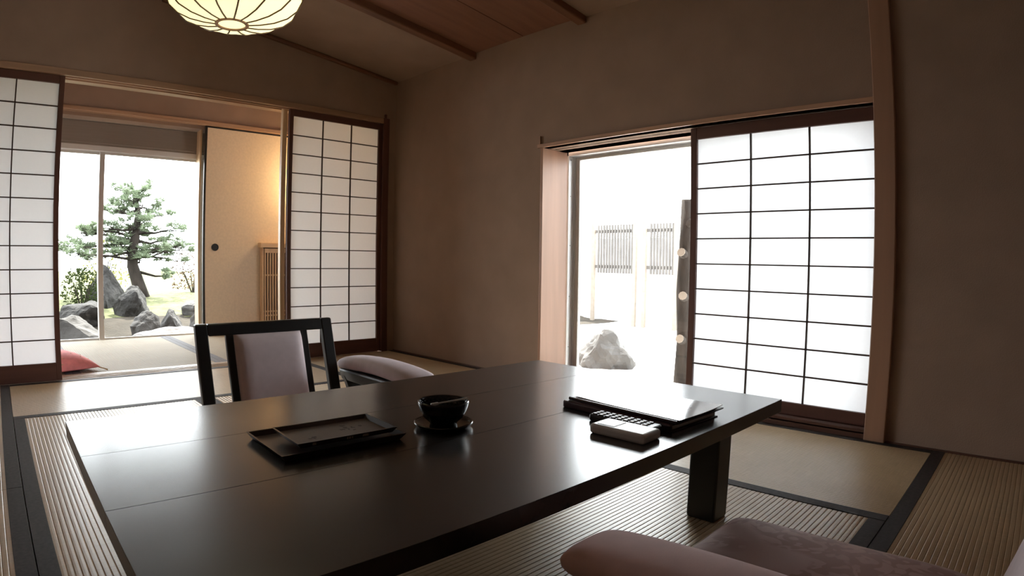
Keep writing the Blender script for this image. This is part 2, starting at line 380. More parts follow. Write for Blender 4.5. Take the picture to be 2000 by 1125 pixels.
# ------------------------------------------------------------------ shoji screens
def shoji(name, label, w, h, cols, rows, rail_b, rail_t, stile, th, group, loc, rz=0, pm=None):
    """local: x along the screen from 0 to w, y thickness from 0 to th, z height"""
    t = tag(empty(name, loc, rz), label, 'screen', group)
    for x in (0, w - stile): obj('stile', bb(x, x + stile, 0, th, 0, h, .002), m_darkz, t)
    obj('rail', bb(stile, w - stile, 0, th, 0, rail_b, .002), m_darkx, t)
    obj('rail', bb(stile, w - stile, 0, th, h - rail_t, h, .002), m_darkx, t)
    iw, ih = w - 2 * stile, h - rail_b - rail_t; cw, rh = iw / cols, ih / rows; k = .0047
    bar_h = None; bar_v = None; pane = None
    for c in range(1, cols):
        vf = bx(-k * .8, k * .8, .006, .016, rail_b, h - rail_t)
        if bar_v is None: o = obj('lattice_bar', vf, m_kumiko, t); bar_v = o.data
        else: o = obj('lattice_bar', bar_v, None, t)
        o.location = (stile + c * cw, 0, 0)
    for r in range(1, rows):
        vf = bx(stile, w - stile, .004, .0155, -k * .7, k * .7)
        if bar_h is None: o = obj('lattice_bar', vf, m_kumiko, t); bar_h = o.data
        else: o = obj('lattice_bar', bar_h, None, t)
        o.location = (0, 0, rail_b + r * rh)
    for c in range(cols):
        for r in range(rows):
            vf = bx(0, cw, .0165, .0168, 0, rh)
            vf = ([(0, .0165, 0), (cw, .0165, 0), (cw, .0165, rh), (0, .0165, rh)], [(0, 1, 2, 3)])
            if pane is None: o = obj('paper_pane', vf, pm or m_paper, t); pane = o.data
            else: o = obj('paper_pane', pane, None, t)
            o.location = (stile + c * cw, 0, rail_b + r * rh)
    return t
gA = 'shoji screens in the far wall opening'
PW = .773
shoji('shoji_screen', 'tall dark-framed paper screen nearest the wall corner, behind the low chair', PW, HA - .004, 3, 12, .103, .048, .030, .030, gA, (SA1 - PW, .010, .003))
shoji('shoji_screen', 'tall dark-framed paper screen cut by the left photo edge', PW, HA - .004, 3, 12, .103, .048, .030, .030, gA, (SA0 + .0, .010, .003))
struct(obj('trim_14', bb(SA1 - PW - .030, SA1 - PW + .004, .060, .100, 0.0, HA + .02, .003), m_lightwood_z))  # added pale post, stands in for the lit edge of a slid-back screen
# the window screen: local x runs towards -Y
shoji('shoji_screen', 'bright backlit paper screen covering the right half of the large window', .918, HB - .046, 3, 10, .055, .058, .034, .030, None, (.048, -2.545, .042), R(-90), m_paper2)

# ------------------------------------------------------------------ aluminium windows
def sash(root, ax, a0, a1, z0, z1, d, st=.035, rb=.05):
    """ax: 'x' sash lies along x at depth y=d, 'y' along y at depth x=d"""
    def B(p0, p1, q0, q1, e=.014): return bb(p0, p1, d - e, d + e, q0, q1, .002) if ax == 'x' else bb(d - e, d + e, p0, p1, q0, q1, .002)
    f = obj('sash', join(B(a0, a0 + st, z0, z1), B(a1 - st, a1, z0, z1), B(a0 + st, a1 - st, z0, z0 + rb), B(a0 + st, a1 - st, z1 - st * .6, z1)), m_alug, root)
    v = ([(a0 + st, d, z0 + rb), (a1 - st, d, z0 + rb), (a1 - st, d, z1 - st * .6), (a0 + st, d, z1 - st * .6)] if ax == 'x' else
         [(d, a0 + st, z0 + rb), (d, a1 - st, z0 + rb), (d, a1 - st, z1 - st * .6), (d, a0 + st, z1 - st * .6)])
    obj('pane', (v, [(0, 1, 2, 3)]), m_glass, f)
w2 = struct(empty('window_2', (0, 0, 0)))
fr = obj('window_frame', join(bb(.240, .284, OB1 - .016, OB1 + .02, -.02, HB + .01, .002), bb(.304, .345, OB1 - .020, OB1 + .02, -.02, HB + .01, .002), bx(.24, .345, OB1 - .004, OB1 + .02, -.02, HB + .01),
        bb(.240, .345, OB0 - .02, OB0 + .016, -.02, HB + .01, .002), bb(.240, .345, OB0, OB1, HB - .018, HB + .01, .002), bb(.24, .345, OB0, OB1, -.07, -.02, .002)), m_alu, w2)
for z in (.18, .5, .82, 1.13, 1.36): obj('screw', xf(lathe([(.003, 0), (.003, .0012)], 8), (.262, OB1 - .016, z), (R(90), 0, 0)), m_blackpl, fr)
sash(w2, 'y', -2.50, OB1 - .022, -.03, HB - .02, .318, .030)
sash(w2, 'y', OB0 + .016, -2.46, -.03, HB - .02, .290, .030)
# garden window of the next room
WX0, WX1, WY, WH = -3.35, -.925, 1.95, 1.70
w1 = struct(empty('window_1', (0, 0, 0)))
obj('window_frame', join(bb(WX0, WX1 + .02, WY - .05, WY + .06, 1.652, WH, .002), bb(WX1 - .012, WX1 + .02, WY - .05, WY + .06, -.04, 1.66, .002), bb(WX0 - .02, WX0 + .012, WY - .05, WY + .06, -.04, 1.66, .002), bb(WX0, WX1, WY - .05, WY + .06, -.06, -.015, .002)), m_alu, w1)
sash(w1, 'x', -1.876, WX1 - .012, -.02, 1.656, WY - .012, .045, .03)
sash(w1, 'x', -2.80, -1.832, -.02, 1.656, WY + .022, .045, .03)

# next room shell
struct(obj('wall_far', join(bx(XL, WX0 - .02, 1.93, 2.1, -.3, 2.6), bx(WX1 + .02, .4, 1.93, 2.1, -.3, 2.6), bx(WX0 - .02, WX1 + .02, 1.93, 2.1, 1.915, 2.6), bx(XL, .25, 1.67, 1.78, 1.978, 2.6)), m_wall))
struct(obj('wall_side', bx(.22, .42, .17, 2.1, -.3, 2.6), m_wall))
struct(obj('ceiling', join(bx(XL, .25, .17, 1.75, 2.42, 2.5), bx(XL, .25, 1.75, 1.95, 1.915, 1.96)), m_ceil))
struct(obj('trim_12', join(bb(XL, .22, 1.655, 1.675, 1.945, 1.978, .002), bb(XL, .22, 1.70, 1.714, 1.945, 1.978, .002), bb(XL, .22, 1.74, 1.79, 1.945, 1.978, .002), bx(XL, .22, 1.66, 1.78, 1.957, 1.978)), m_trimx))
struct(obj('trim_13', bb(-1.012, -.995, 1.78, 1.90, 0, 1.915, .002), m_lightwood_z))
bl = tag(obj('roller_blind', join(bb(WX0, WX1, 1.895, 1.925, 1.71, 1.912, .01), bb(WX0, WX1, 1.90, 1.915, 1.695, 1.715, .004)), m_blind), 'grey-brown rolled blind above the garden window', 'blind')

# fusuma door, lattice cabinet, wall lamp in the next room
fu = tag(empty('fusuma_door', (-.99, 1.70, .0)), 'plain cream sliding door with dark edge and round pull', 'door')
FWd, FH = .90, 1.942
obj('panel', bx(.014, FWd - .014, .004, .022, .012, FH - .014), m_fusuma, fu)
for x in (0, FWd - .02): obj('edge_stile', bb(x, x + .02, 0, .026, 0, FH, .002), m_black, fu)
for z in (0, FH - .014): obj('edge_rail', bb(.02, FWd - .02, 0, .026, z, z + .014, .002), m_black, fu)
pl = obj('pull', xf(lathe([(.034, 0), (.034, .006), (.029, .006), (.026, .0015)], 28), (.115, .0045, .821), (R(90), 0, 0)), m_black, fu, smooth=False)
fu2 = tag(empty('fusuma_door', (-.13, 1.732, .0)), 'cream sliding door partly hidden behind the corner shoji', 'door')
obj('panel', bx(.014, .36, .004, .022, .012, FH - .014), m_fusuma, fu2)
for x in (0, .34): obj('edge_stile', bb(x, x + .02, 0, .026, 0, FH, .002), m_black, fu2)

cb = tag(empty('lattice_cabinet', (-.435, 1.640, 0)), 'pale wood cabinet with vertical lattice front beside the cream door', 'cabinet')
CW, CD, CH = .62, .055, .825
obj('top_board', bb(-.022, CW + .01, -.025, CD, CH, CH + .046, .003), m_lightwood_x, cb)
obj('side_panel', bb(0, .012, .0, CD, 0, CH, .002), m_lightwood_z, cb)
obj('side_panel', bb(CW - .012, CW, .0, CD, 0, CH, .002), m_lightwood_z, cb)
obj('back_panel', bx(.012, CW - .012, CD - .015, CD, 0, CH), m_darkz, cb)
fd = obj('lattice_door', join(bb(.0, .014, -.012, .004, .02, CH - .008, .002), bb(CW - .022, CW, -.012, .004, .02, CH - .008, .002), bb(.022, CW - .022, -.012, .004, .02, .06, .002), bb(.022, CW - .022, -.012, .004, CH - .05, CH - .008, .002)), m_lightwood_z, cb)
sm = None
for k in range(21):
    x = .030 + k * .0270
    if sm is None: s0 = obj('slat', bx(-.0065, .0065, -.008, .004, .06, CH - .05), m_lightwood_z, fd); sm = s0.data
    else: s0 = obj('slat', sm, None, fd)
    s0.location = (x, 0, 0)
for z in (.17, .21, .56): obj('cross_slat', bx(.022, CW - .022, -.002, .005, z - .007, z + .007), m_lightwood_x, fd)

wl = tag(empty('wall_lamp', (.22, 1.50, 1.48)), 'small glowing wall lamp beside the cream door, behind the corner shoji', 'lamp')
obj('shade', bb(-.12, -.02, -.06, .06, -.10, .10, .01), m_lamp2, wl)
obj('mount', bb(-.02, 0, -.04, .04, -.07, .07, .003), m_lightwood_z, wl)

# red floor cushion in the next room
rc = tag(empty('floor_cushion', (-2.48, .470, 0), R(18)), 'red floor cushion with gold flecks on the next room tatami', 'cushion')
pv = pillow(.60, .62, .120, 22, 3.0, .05)
cu = obj('cover', [[(x, y, .022 + z * (1.75 if z > 0 else .36)) for x, y, z in pv[0]], pv[1]], m_red, rc, smooth=True)
rnd = random.Random(5)
for k in range(26):
    u, v = rnd.uniform(-.8, .95), rnd.uniform(-.97, .2)
    h = .0225 + .105 * ((1 - abs(u) ** 3) * (1 - abs(v) ** 3)) ** .5
    a = rnd.uniform(0, 3)
    obj('gold_fleck', xf(lathe([(.011, -.001), (.008, .0015)], 6), (u * .29, v * .30, h), (R(-35) * abs(v) if v < -.5 else 0, R(30) * u, a), (1, .45, 1)), m_gold, cu)
obj('corner_tassel', tube([(.29, -.30, .022), (.315, -.325, .012), (.33, -.345, .005)], [.004, .003, .005], 6), m_gold, rc)

# ------------------------------------------------------------------ low table
TX0, TX1, TY0, TY1, TZ = -2.556, -1.000, -3.428, -2.482, .34
tb = tag(empty('low_table', ((TX0 + TX1) / 2, (TY0 + TY1) / 2, 0), R(-.46)), 'long low black lacquered table on the tatami', 'table')
tw, tl = (TX1 - TX0) / 2, (TY1 - TY0) / 2
for y0, y1 in ((-tl, -.1282), (-.1278, .1728), (.1732, tl)):
    obj('top_plank', bb(-tw, tw, y0, y1, TZ - .036, TZ, .0007, 1), m_lacq, tb)
obj('under_frame', join(bb(-tw + .12, tw - .12, -tl + .10, -tl + .16, TZ - .062, TZ - .036), bb(-tw + .12, tw - .12, tl - .16, tl - .10, TZ - .062, TZ - .036)), m_black, tb)
for sx in (-1, 1):
    for sy in (-1, 1):
        x, y = sx * (tw - .137), sy * (tl - .145)
        obj('leg', bb(x - .040, x + .040, y - .044, y + .044, 0, TZ - .036, .006, 2), m_black, tb)

# ------------------------------------------------------------------ legless chairs, elbow rests
def zaisu(label, loc, rz, seat_mat, cushlabel, co=.305):
    t = tag(empty('legless_chair', loc, rz), label, 'chair', 'legless chairs at the low table')
    def P(y, z): return y - .125 * (z - .04) / .44          # lean of the back
    def post(x0, x1, z0, z1, y0, y1):
        v, f = bb(x0, x1, y0, y1, z0, z1, .004); return [(x, P(y, z), z) for x, y, z in v], f
    hw = .268
    for s in (-1, 1):
        obj('back_post', post(s * hw, s * (hw - .044), .02, .482, -.014, .014), m_black, t)
        obj('inner_post', post(s * .160, s * .132, .03, .445, -.011, .011), m_black, t)
    obj('top_rail', post(-hw + .044, hw - .044, .440, .482, -.014, .014), m_black, t)
    obj('lower_rail', post(-hw + .044, hw - .044, .045, .085, -.012, .012), m_black, t)
    v, f = pillow(.264, .345, .058, 14, 10, 0, .5)
    obj('back_pad', ([(x, P(.008 + z, .268 + y), .268 + y) for x, y, z in v], f), m_pad, t, smooth=True)
    obj('seat_board', bb(-hw + .004, hw - .004, .016, .50, .006, .032, .006, 2), m_black, t)
    c = tag(empty('seat_cushion', (loc[0], loc[1], .032), rz), cushlabel, 'cushion', 'seat cushions on the legless chairs')
    sg = lambda u, v: .004 * math.sin(9 * v + 3 * u) * math.sin(5 * u + 1) * (1 - u * u) * (1 - v * v)
    obj('cover', xf(pillow(.585, .565, .085, 26, 5, .02, .42, sg), (0, co, .043)), seat_mat, c, smooth=True)
    return t
def damask():
    m, nt, b = nodes('damask_cushion'); N = nt.nodes.new; L = nt.links.new
    tc = N('ShaderNodeTexCoord')
    nz = N('ShaderNodeTexNoise'); nz.inputs['Scale'].default_value = 9; nz.inputs['Detail'].default_value = 2; nz.inputs['Distortion'].default_value = 1.2
    L(tc.outputs['Object'], nz.inputs['Vector'])
    vo = N('ShaderNodeTexVoronoi'); vo.inputs['Scale'].default_value = 38; vo.feature = 'SMOOTH_F1'
    ad = N('ShaderNodeVectorMath'); ad.operation = 'MULTIPLY_ADD'; ad.inputs[1].default_value = (.12, .12, .12); L(nz.outputs['Color'], ad.inputs[0]); L(tc.outputs['Object'], ad.inputs[2])
    L(ad.outputs[0], vo.inputs['Vector'])
    big = N('ShaderNodeTexNoise'); big.inputs['Scale'].default_value = 5; big.inputs['Detail'].default_value = 1; L(tc.outputs['Object'], big.inputs['Vector'])
    r1 = N('ShaderNodeValToRGB'); r1.color_ramp.elements[0].position = .36; r1.color_ramp.elements[1].position = .42; L(vo.outputs['Distance'], r1.inputs[0])
    r2 = N('ShaderNodeValToRGB'); r2.color_ramp.elements[0].position = .46; r2.color_ramp.elements[1].position = .52; L(big.outputs['Fac'], r2.inputs[0])
    mu = N('ShaderNodeMath'); mu.operation = 'MULTIPLY'; L(r1.outputs[0], mu.inputs[0]); L(r2.outputs[0], mu.inputs[1])
    mx = N('ShaderNodeMix'); mx.data_type = 'RGBA'; mx.inputs[6].default_value = (.47, .255, .215, 1); mx.inputs[7].default_value = (.33, .15, .118, 1)
    L(mu.outputs[0], mx.inputs[0]); L(mx.outputs[2], b.inputs['Base Color']); b.inputs['Roughness'].default_value = .7; b.inputs['Specular IOR Level'].default_value = .3
    b.inputs['Sheen Weight'].default_value = .3
    return m
m_damask = damask()
zaisu('black framed legless chair with lilac back pad on the far side of the table', (-1.798, -1.975, 0), R(180), m_damask, 'seat cushion on the chair across the table')
zaisu('legless chair in the foreground cut by the lower right photo edge', (-1.565, -4.045, 0), 0, m_damask, 'brown-pink floral seat cushion in the lower right foreground', .327)

def elbow_rest(label, loc, rz, pm, Ln_=.50, Ht=.30):
    t = tag(empty('elbow_rest', loc, rz), label, 'armrest', 'padded elbow rests beside the legless chairs')
    Ln, Wd, H = Ln_, .130, Ht
    V, Fs = [], []; n, k = 24, 20
    for i in range(n + 1):
        s = -1 + 2 * i / n; s = math.sin(s * math.pi / 2); e = (1 - abs(s) ** 14) ** .5 if abs(s) < 1 else 0
        crown = -.018 * s * s
        for j in range(k):
            a = 2 * math.pi * j / k; ca, sa = math.cos(a), math.sin(a)
            x = math.copysign(abs(ca) ** .7, ca) * Wd / 2 * (.62 + .38 * e); z = math.copysign(abs(sa) ** .8, sa) * .029 * max(e, .30)
            V.append((x, s * Ln / 2, H - .029 + z + crown))
    for i in range(n):
        for j in range(k):
            a, b_ = i * k + j, i * k + (j + 1) % k; Fs.append((a, b_, b_ + k, a + k))
    Fs.append(tuple(range(k))[::-1]); Fs.append(tuple(range(n * k, n * k + k)))
    obj('pad', (V, Fs), pm, t, smooth=True)
    v, f = bb(-.062, .062, -.232, .232, H - .090, H - .044, .008, 2)
    obj('top_board', ([(x * (1 - .15 * (z < H - .07)), y, z - .018 * (y / .25) ** 2) for x, y, z in v], f), m_black, t)
    for s in (-1, 1):
        V, Fs = [], []; m = 8
        for i in range(m + 1):
            u = i / m; z = (H - .087) * (1 - u); y = s * (.205 - .055 * math.sin(u * math.pi * .62) + .03 * u * u); w = .056 - .016 * math.sin(u * math.pi)
            for dx, dy in ((-w, -.011), (w, -.011), (w, .011), (-w, .011)): V.append((dx, y + dy, z))
        for i in range(m):
            for j in range(4):
                a, b_ = i * 4 + j, i * 4 + (j + 1) % 4; Fs.append((a, a + 4, b_ + 4, b_))
        Fs.append((0, 1, 2, 3)); Fs.append(tuple(m * 4 + q for q in (3, 2, 1, 0)))
        obj('leg', (V, Fs), m_black, t)
        obj('foot', bb(-.066, .066, s * .18 - .02, s * .18 + .02, 0, .018, .004), m_black, t)
    return t
elbow_rest('lilac padded elbow rest beyond the table beside the far chair', (-1.452, -2.125, 0), 0, m_pad, .53, .342)
elbow_rest('pink padded elbow rest in the foreground beside the floral cushion', (-1.995, -3.772, 0), 0, m_padpink, .53, .330)

# ------------------------------------------------------------------ things on the table
def tray(name, label, loc, rz, w, l, h, flare, tilt=(0, 0), motifs=False):
    t = tag(empty(name, loc, rz), label, 'tray', 'lacquer trays on the table'); t.rotation_euler = (tilt[0], tilt[1], rz)
    iw, il = w / 2 - flare, l / 2 - flare
    prof = [(iw, il, 0), (w / 2, l / 2, h), (w / 2 - .004, l / 2 - .004, h), (iw - .003, il - .003, .004)]
    V, Fs = [], []
    for a, b_, z in prof: V += [(-a, -b_, z), (a, -b_, z), (a, b_, z), (-a, b_, z)]
    for i in range(3):
        for j in range(4): p, q = i * 4 + j, i * 4 + (j + 1) % 4; Fs.append((p, q, q + 4, p + 4))
    Fs.append((3, 2, 1, 0))
    rim = obj('rim', (V, Fs), m_tray, t)
    obj('inside_base', bx(-iw + .003, iw - .003, -il + .003, il - .003, .0035, .0045), m_trayin, t)
    if motifs:
        rn = random.Random(3)
        for cx, cy in ((-.055, -.018), (-.048, -.024), (-.061, -.026), (.020, -.002), (.030, .012), (.040, .004), (.034, -.008), (.062, .010), (.026, .022)):
            for k in range(2):
                obj('leaf_motif', xf(lathe([(.0055, 0), (.004, .0003)], 6), (cx + rn.uniform(-.006, .006), cy + rn.uniform(-.006, .006), .0046), (0, 0, rn.uniform(0, 3)), (1, .4, 1)), m_traypat, t)
        for x, w_ in ((-.004, .002), (.001, .002), (.006, .002), (.036, .012), (-.075, .007)):
            obj('edge_mark', bx(x - w_ / 2, x + w_ / 2, -l / 2 + flare * .25, -l / 2 + flare * .25 + .003, h * .35, h * .75), m_trayedge, t)
    return t
tray('lacquer_tray', 'larger dark lacquer tray lying underneath on the table', (-2.103, -2.922, TZ + .0005), R(-1.5), .272, .196, .014, .010)
tray('lacquer_tray', 'smaller dark lacquer tray with leaf motif, lying on the larger one', (-2.090, -2.938, TZ + .0155), R(-2.5), .220, .138, .012, .009, (0, 0), True)

bw = tag(empty('saucer', (-1.845, -2.988, TZ)), 'round black saucer under the glossy bowl', 'saucer')
obj('dish', lathe([(.045, 0), (.062, .004), (.0665, .010), (.0655, .0125), (.060, .009), (.044, .006), (.0, .006)], 40, cap=False), m_bowl, bw, smooth=True)
b2 = tag(empty('bowl', (-1.845, -2.988, TZ + .0065)), 'glossy black bowl with dimpled inside on the table', 'bowl')
obj('body', lathe([(.0, .0), (.030, .0), (.031, .004), (.044, .016), (.053, .032), (.0575, .050), (.0565, .0535), (.0545, .0525)], 48, cap=False), m_bowl, b2, smooth=True)
obj('inner_surface', lathe([(.0545, .0525), (.051, .036), (.042, .020), (.028, .009), (0, .007)], 48, cap=False), m_bowlin, b2, smooth=True)
for k in range(30):
    a = 2 * math.pi * k / 30
    for r, z in ((.0515, .044), (.0488, .034)):
        o = obj('dimple', b2d, None, b2) if (k or r < .05) else obj('dimple', lathe([(.0001, -.0022), (.0022, -.001), (.0024, .0006), (.0001, .0024)], 8, cap=False), m_bowl, b2, smooth=True)
        b2d = o.data; o.location = (r * math.cos(a + (0 if r > .05 else .1)), r * math.sin(a + (0 if r > .05 else .1)), z)
st = tag(empty('stick', (-1.849, -2.992, TZ + .0535)), 'thin pale stick resting across the black bowl', 'stick')
st.rotation_euler = (0, R(-8), R(-30))
obj('shaft', bb(-.012, .056, -.0022, .0022, 0, .0035, .001), m_steel, st)
obj('tip', bb(-.028, -.010, -.0045, .0045, -.001, .0045, .0015), m_steel, st)

# binder, folder, brochure
FX, FY = -1.400, -3.222
bn = tag(empty('binder', (FX, FY, TZ), R(-3)), 'thick maroon binder at the bottom of the stack', 'binder')
obj('cover', join(bb(-.105, .100, -.158, .172, .0, .003, .001), bb(-.105, .100, -.158, .172, .0145, .0175, .001), bb(-.110, -.100, -.158, .172, .0, .0175, .004, 2)), m_maroon, bn)
obj('pages', bb(-.099, .096, -.152, .160, .0032, .0143, .001), m_pagedge, bn)
fo = tag(empty('folder', (FX + .006, FY - .002, TZ + .018), R(-4)), 'thin maroon menu folder lying on the binder', 'folder')
V, Fs = [], []
def sheet(w, l, th, curl, n=14, lift=0.0):
    V, Fs = [], []
    for i in range(n + 1):
        for j in range(n + 1):
            u, v = i / n, j / n; x, y = -w / 2 + u * w, -l / 2 + v * l
            z = lift + curl * (u ** 3) * ((1 - v) ** 2) + curl * .5 * (v ** 4)
            V += [(x, y, z), (x, y, z + th)]
    N = n + 1
    for i in range(n):
        for j in range(n):
            a = 2 * (i * N + j); b_, c, d = a + 2 * N, a + 2 * N + 2, a + 2
            Fs.append((a + 1, b_ + 1, c + 1, d + 1)); Fs.append((d, c, b_, a))
    for k in range(n):
        for a, b_ in ((2 * k * N, 2 * (k + 1) * N), (2 * ((k + 1) * N + n), 2 * (k * N + n)), (2 * (k + 1), 2 * k), (2 * (n * N + k), 2 * (n * N + k + 1))):
            Fs.append((a, b_, b_ + 1, a + 1))
    return V, Fs
obj('cover', sheet(.200, .334, .0025, .004), m_maroon, fo)
obj('spine', bb(-.103, -.096, -.167, .167, .0, .0075, .002), m_maroon, fo)
obj('pages', sheet(.186, .300, .003, .004, lift=.0027), m_pagedge, fo)
br = tag(empty('brochure', (FX + .010, FY - .010, TZ + .0245), R(-4)), 'glossy printed brochure on top of the folder stack', 'brochure')
obj('cover', sheet(.190, .315, .0012, .006), m_page, br)
pv = sheet(.190, .315, .0, .006)[0][::2]
pi = [(i, j) for i in range(3, 10) for j in range(2, 7)]
obj('printed_picture', ([(pv[i * 15 + j][0], pv[i * 15 + j][1], pv[i * 15 + j][2] + .0014) for i, j in pi], [(i * 5 + j, (i + 1) * 5 + j, (i + 1) * 5 + j + 1, i * 5 + j + 1) for i in range(6) for j in range(4)]), m_photo, br)
# remote controls
rm = tag(empty('remote_control', (-1.606, -3.312, TZ), R(1)), 'white handset beside the folders near the table edge', 'remote')
obj('body', bb(-.036, .036, -.070, .070, 0, .022, .007, 3), m_white, rm)
obj('button_panel', bb(-.024, .024, .012, .056, .0215, .0228, .0005), m_white, rm)
r2 = tag(empty('remote_control', (-1.540, -3.262, TZ), R(-1)), 'black remote with rows of grey buttons between handset and folders', 'remote')
obj('body', bb(-.022, .022, -.095, .085, 0, .017, .005, 2), m_blackpl, r2)
bt = None
for i in range(9):
    for j in range(3):
        if bt is None: o = obj('button', bb(-.0046, .0046, -.0056, .0056, 0, .0026, .001), m_button, r2); bt = o.data
        else: o = obj('button', bt, None, r2)
        o.location = ((j - 1) * .0125, .072 - i * .0175, .0168)

# ------------------------------------------------------------------ pendant lamp
LP = (-1.835, -1.47, 1.715)
lp = tag(empty('pendant_lamp', LP), 'glowing round paper pendant lamp with curved ribs', 'lamp')
NR = 14
prof = [(.070, .0), (.12, .005), (.18, .018), (.235, .042), (.275, .078), (.295, .125), (.292, .175), (.265, .225), (.21, .262), (.15, .282), (.075, .290)]
prof = [(r * .985, z) for r, z in prof]
obj('paper_shade', lathe(prof, NR * 6, lambda a: 1 - .035 * (1 - abs(math.cos(a * NR / 2)) ** 1.5) if True else 1, cap=False), m_lamp, lp, smooth=True)
obj('bottom_disc', lathe([(.0, .002), (.066, .002)], 40, cap=False), m_lamp, lp)
obj('hub_ring', lathe([(.058, .003), (.058, -.004), (.072, -.004), (.073, .003), (.058, .003)], 40, cap=False), m_hub, lp)
obj('hub_ring', lathe([(.060, .286), (.060, .294), (.078, .294), (.078, .286), (.060, .286)], 32, cap=False), m_hub, lp)
pm = None
for k in range(NR):
    if pm is None:
        o = obj('rib', tube([(r + .002, 0, z) for r, z in prof], .0040, 6), m_rib, lp, smooth=True); pm = o.data
    else: o = obj('rib', pm, None, lp)
    o.rotation_euler = (0, 0, 2 * math.pi * k / NR)
zc = sl(LP[0]) - LP[2]
obj('cord', tube([(0, 0, .29), (0, 0, zc - .03)], .004, 8), m_black, lp)
obj('cap', lathe([(.065, .288), (.04, .30), (.006, .31)], 24, cap=False), m_hub, lp)
obj('ceiling_rose', lathe([(.02, zc - .045), (.05, zc - .03), (.055, zc - .001)], 24), m_hub, lp)
# air conditioner on the right wall (only its lower edge shows)
ac = tag(empty('air_conditioner', (0, -4.06, 1.795)), 'cream wall air conditioner at the upper right photo edge', 'air conditioner')
obj('housing', bb(-.20, -.001, -.385, .385, .0, .27, .015, 3), m_ac, ac)
obj('louver', bb(-.185, -.10, -.35, .35, -.004, .004, .002), m_ac, ac)
obj('grille', bb(-.204, -.19, -.36, .36, .10, .25, .003), m_ac, ac)

# ------------------------------------------------------------------ garden behind the next room
def gz(y): 
    return -.28 + .42 * max(0, min(1, (y - 2.8) / 3.2)) ** .8 + max(0, y - 6) * .035
V, Fs = [], []; nx, ny = 24, 24; rnd = random.Random(2)
for i in range(nx + 1):
    for j in range(ny + 1):
        x, y = -7 + 14 * i / nx, 4.3 + 9 * (j / ny) ** 1.3
        V.append((x, y, gz(y) + rnd.uniform(-.02, .02) * (y > 3.2)))
for i in range(nx):
    for j in range(ny):
        a = i * (ny + 1) + j; Fs.append((a, a + ny + 1, a + ny + 2, a + 1))
struct(obj('ground', (V, Fs), m_moss, smooth=True))
sv = [(x, 2.05 + 2.4 * j / 12, gz(2.05 + 2.4 * j / 12) + rnd.uniform(-.012, .012)) for x in [-7 + 14 * i / 40 for i in range(41)] for j in range(13)]
struct(obj('ground', (sv, [(i * 13 + j, (i + 1) * 13 + j, (i + 1) * 13 + j + 1, i * 13 + j + 1) for i in range(40) for j in range(12)]), m_soil, smooth=True))
struct(obj('ground', bx(.3, 12, -9, 1.9, -.5, -.32), m_gravel))
def stone(label, loc, r, seed, mat, rz=0, rough=.28):
    o = obj('garden_rock', rock(*r, seed, 4, rough), mat, smooth=False); o.location = loc; o.rotation_euler = (0, 0, rz)
    return tag(o, label, 'rock', 'garden rocks')
stone('large grey boulder behind the left pane of the garden window', (-2.06, 2.85, -.13), (.40, .28, .34), 11, m_rock)
stone('dark low boulder behind the large left boulder', (-1.80, 4.05, .06), (.30, .22, .20), 12, m_rockd)
stone('dark rounded boulder in front of the pine trunk', (-1.10, 4.6, .10), (.26, .22, .27), 13, m_rockd, .6)
stone('tall dark pointed rock behind the window mullion', (-1.32, 5.35, .16), (.34, .24, .46), 14, m_rockd, .3)
stone('small brown rock left in the row on the bare soil', (-1.13, 3.45, -.08), (.19, .14, .22), 15, m_rock)
stone('squarish rock in the middle of the row on the soil', (-.82, 3.62, -.08), (.16, .12, .20), 16, m_rock, .4)
stone('slanted grey rock at the right jamb of the garden window', (-.50, 3.22, -.08), (.24, .18, .33), 17, m_rock, .2)
stone('pale sunlit rock behind the slanted grey rock', (-.30, 4.4, .06), (.24, .2, .15), 18, m_rockl)
stone('flat pale stepping stone just outside the garden window', (-1.20, 2.44, -.13), (.46, .19, .17), 19, m_rockw)
# niwaki pine
pine = tag(empty('pine_tree', (-.62, 6.0, gz(6) - .03)), 'small trained pine tree with layered branches in the garden', 'tree')
def pz(z): return z - gz(6) + .03
trunk = [(-.05, 0, -.05), (-.12, 0, .22), (-.20, .02, .5), (-.20, 0, .72), (-.15, 0, 1.02), (-.12, .01, 1.30), (-.18, 0, 1.55), (-.24, 0, 1.76)]
obj('trunk', tube(trunk, [.125, .098, .086, .075, .06, .045, .03, .012], 12), m_bark, pine, smooth=True)
rnd = random.Random(8)
def needles(cs, n, L=.10):
    V, Fs = [], []
    for (cx, cy, cz_, rx, rz_) in cs:
        for _ in range(n):
            a, rr = rnd.uniform(0, 6.28), math.sqrt(rnd.random())
            p = Vector((cx + math.cos(a) * rr * rx, cy + math.sin(a) * rr * rx * .8, cz_ + rnd.uniform(-.4, 1) * rz_ * (1 - .6 * rr)))
            for _k in range(5):
                d = Vector((rnd.uniform(-1, 1), rnd.uniform(-1, 1), rnd.uniform(-.1, 1.1))).normalized()
                s = d.orthogonal().normalized() * .0075; q = p + d * L * rnd.uniform(.7, 1.2)
                k = len(V); V += [tuple(p - s), tuple(p + s), tuple(q)]; Fs.append((k, k + 1, k + 2))
    return V, Fs
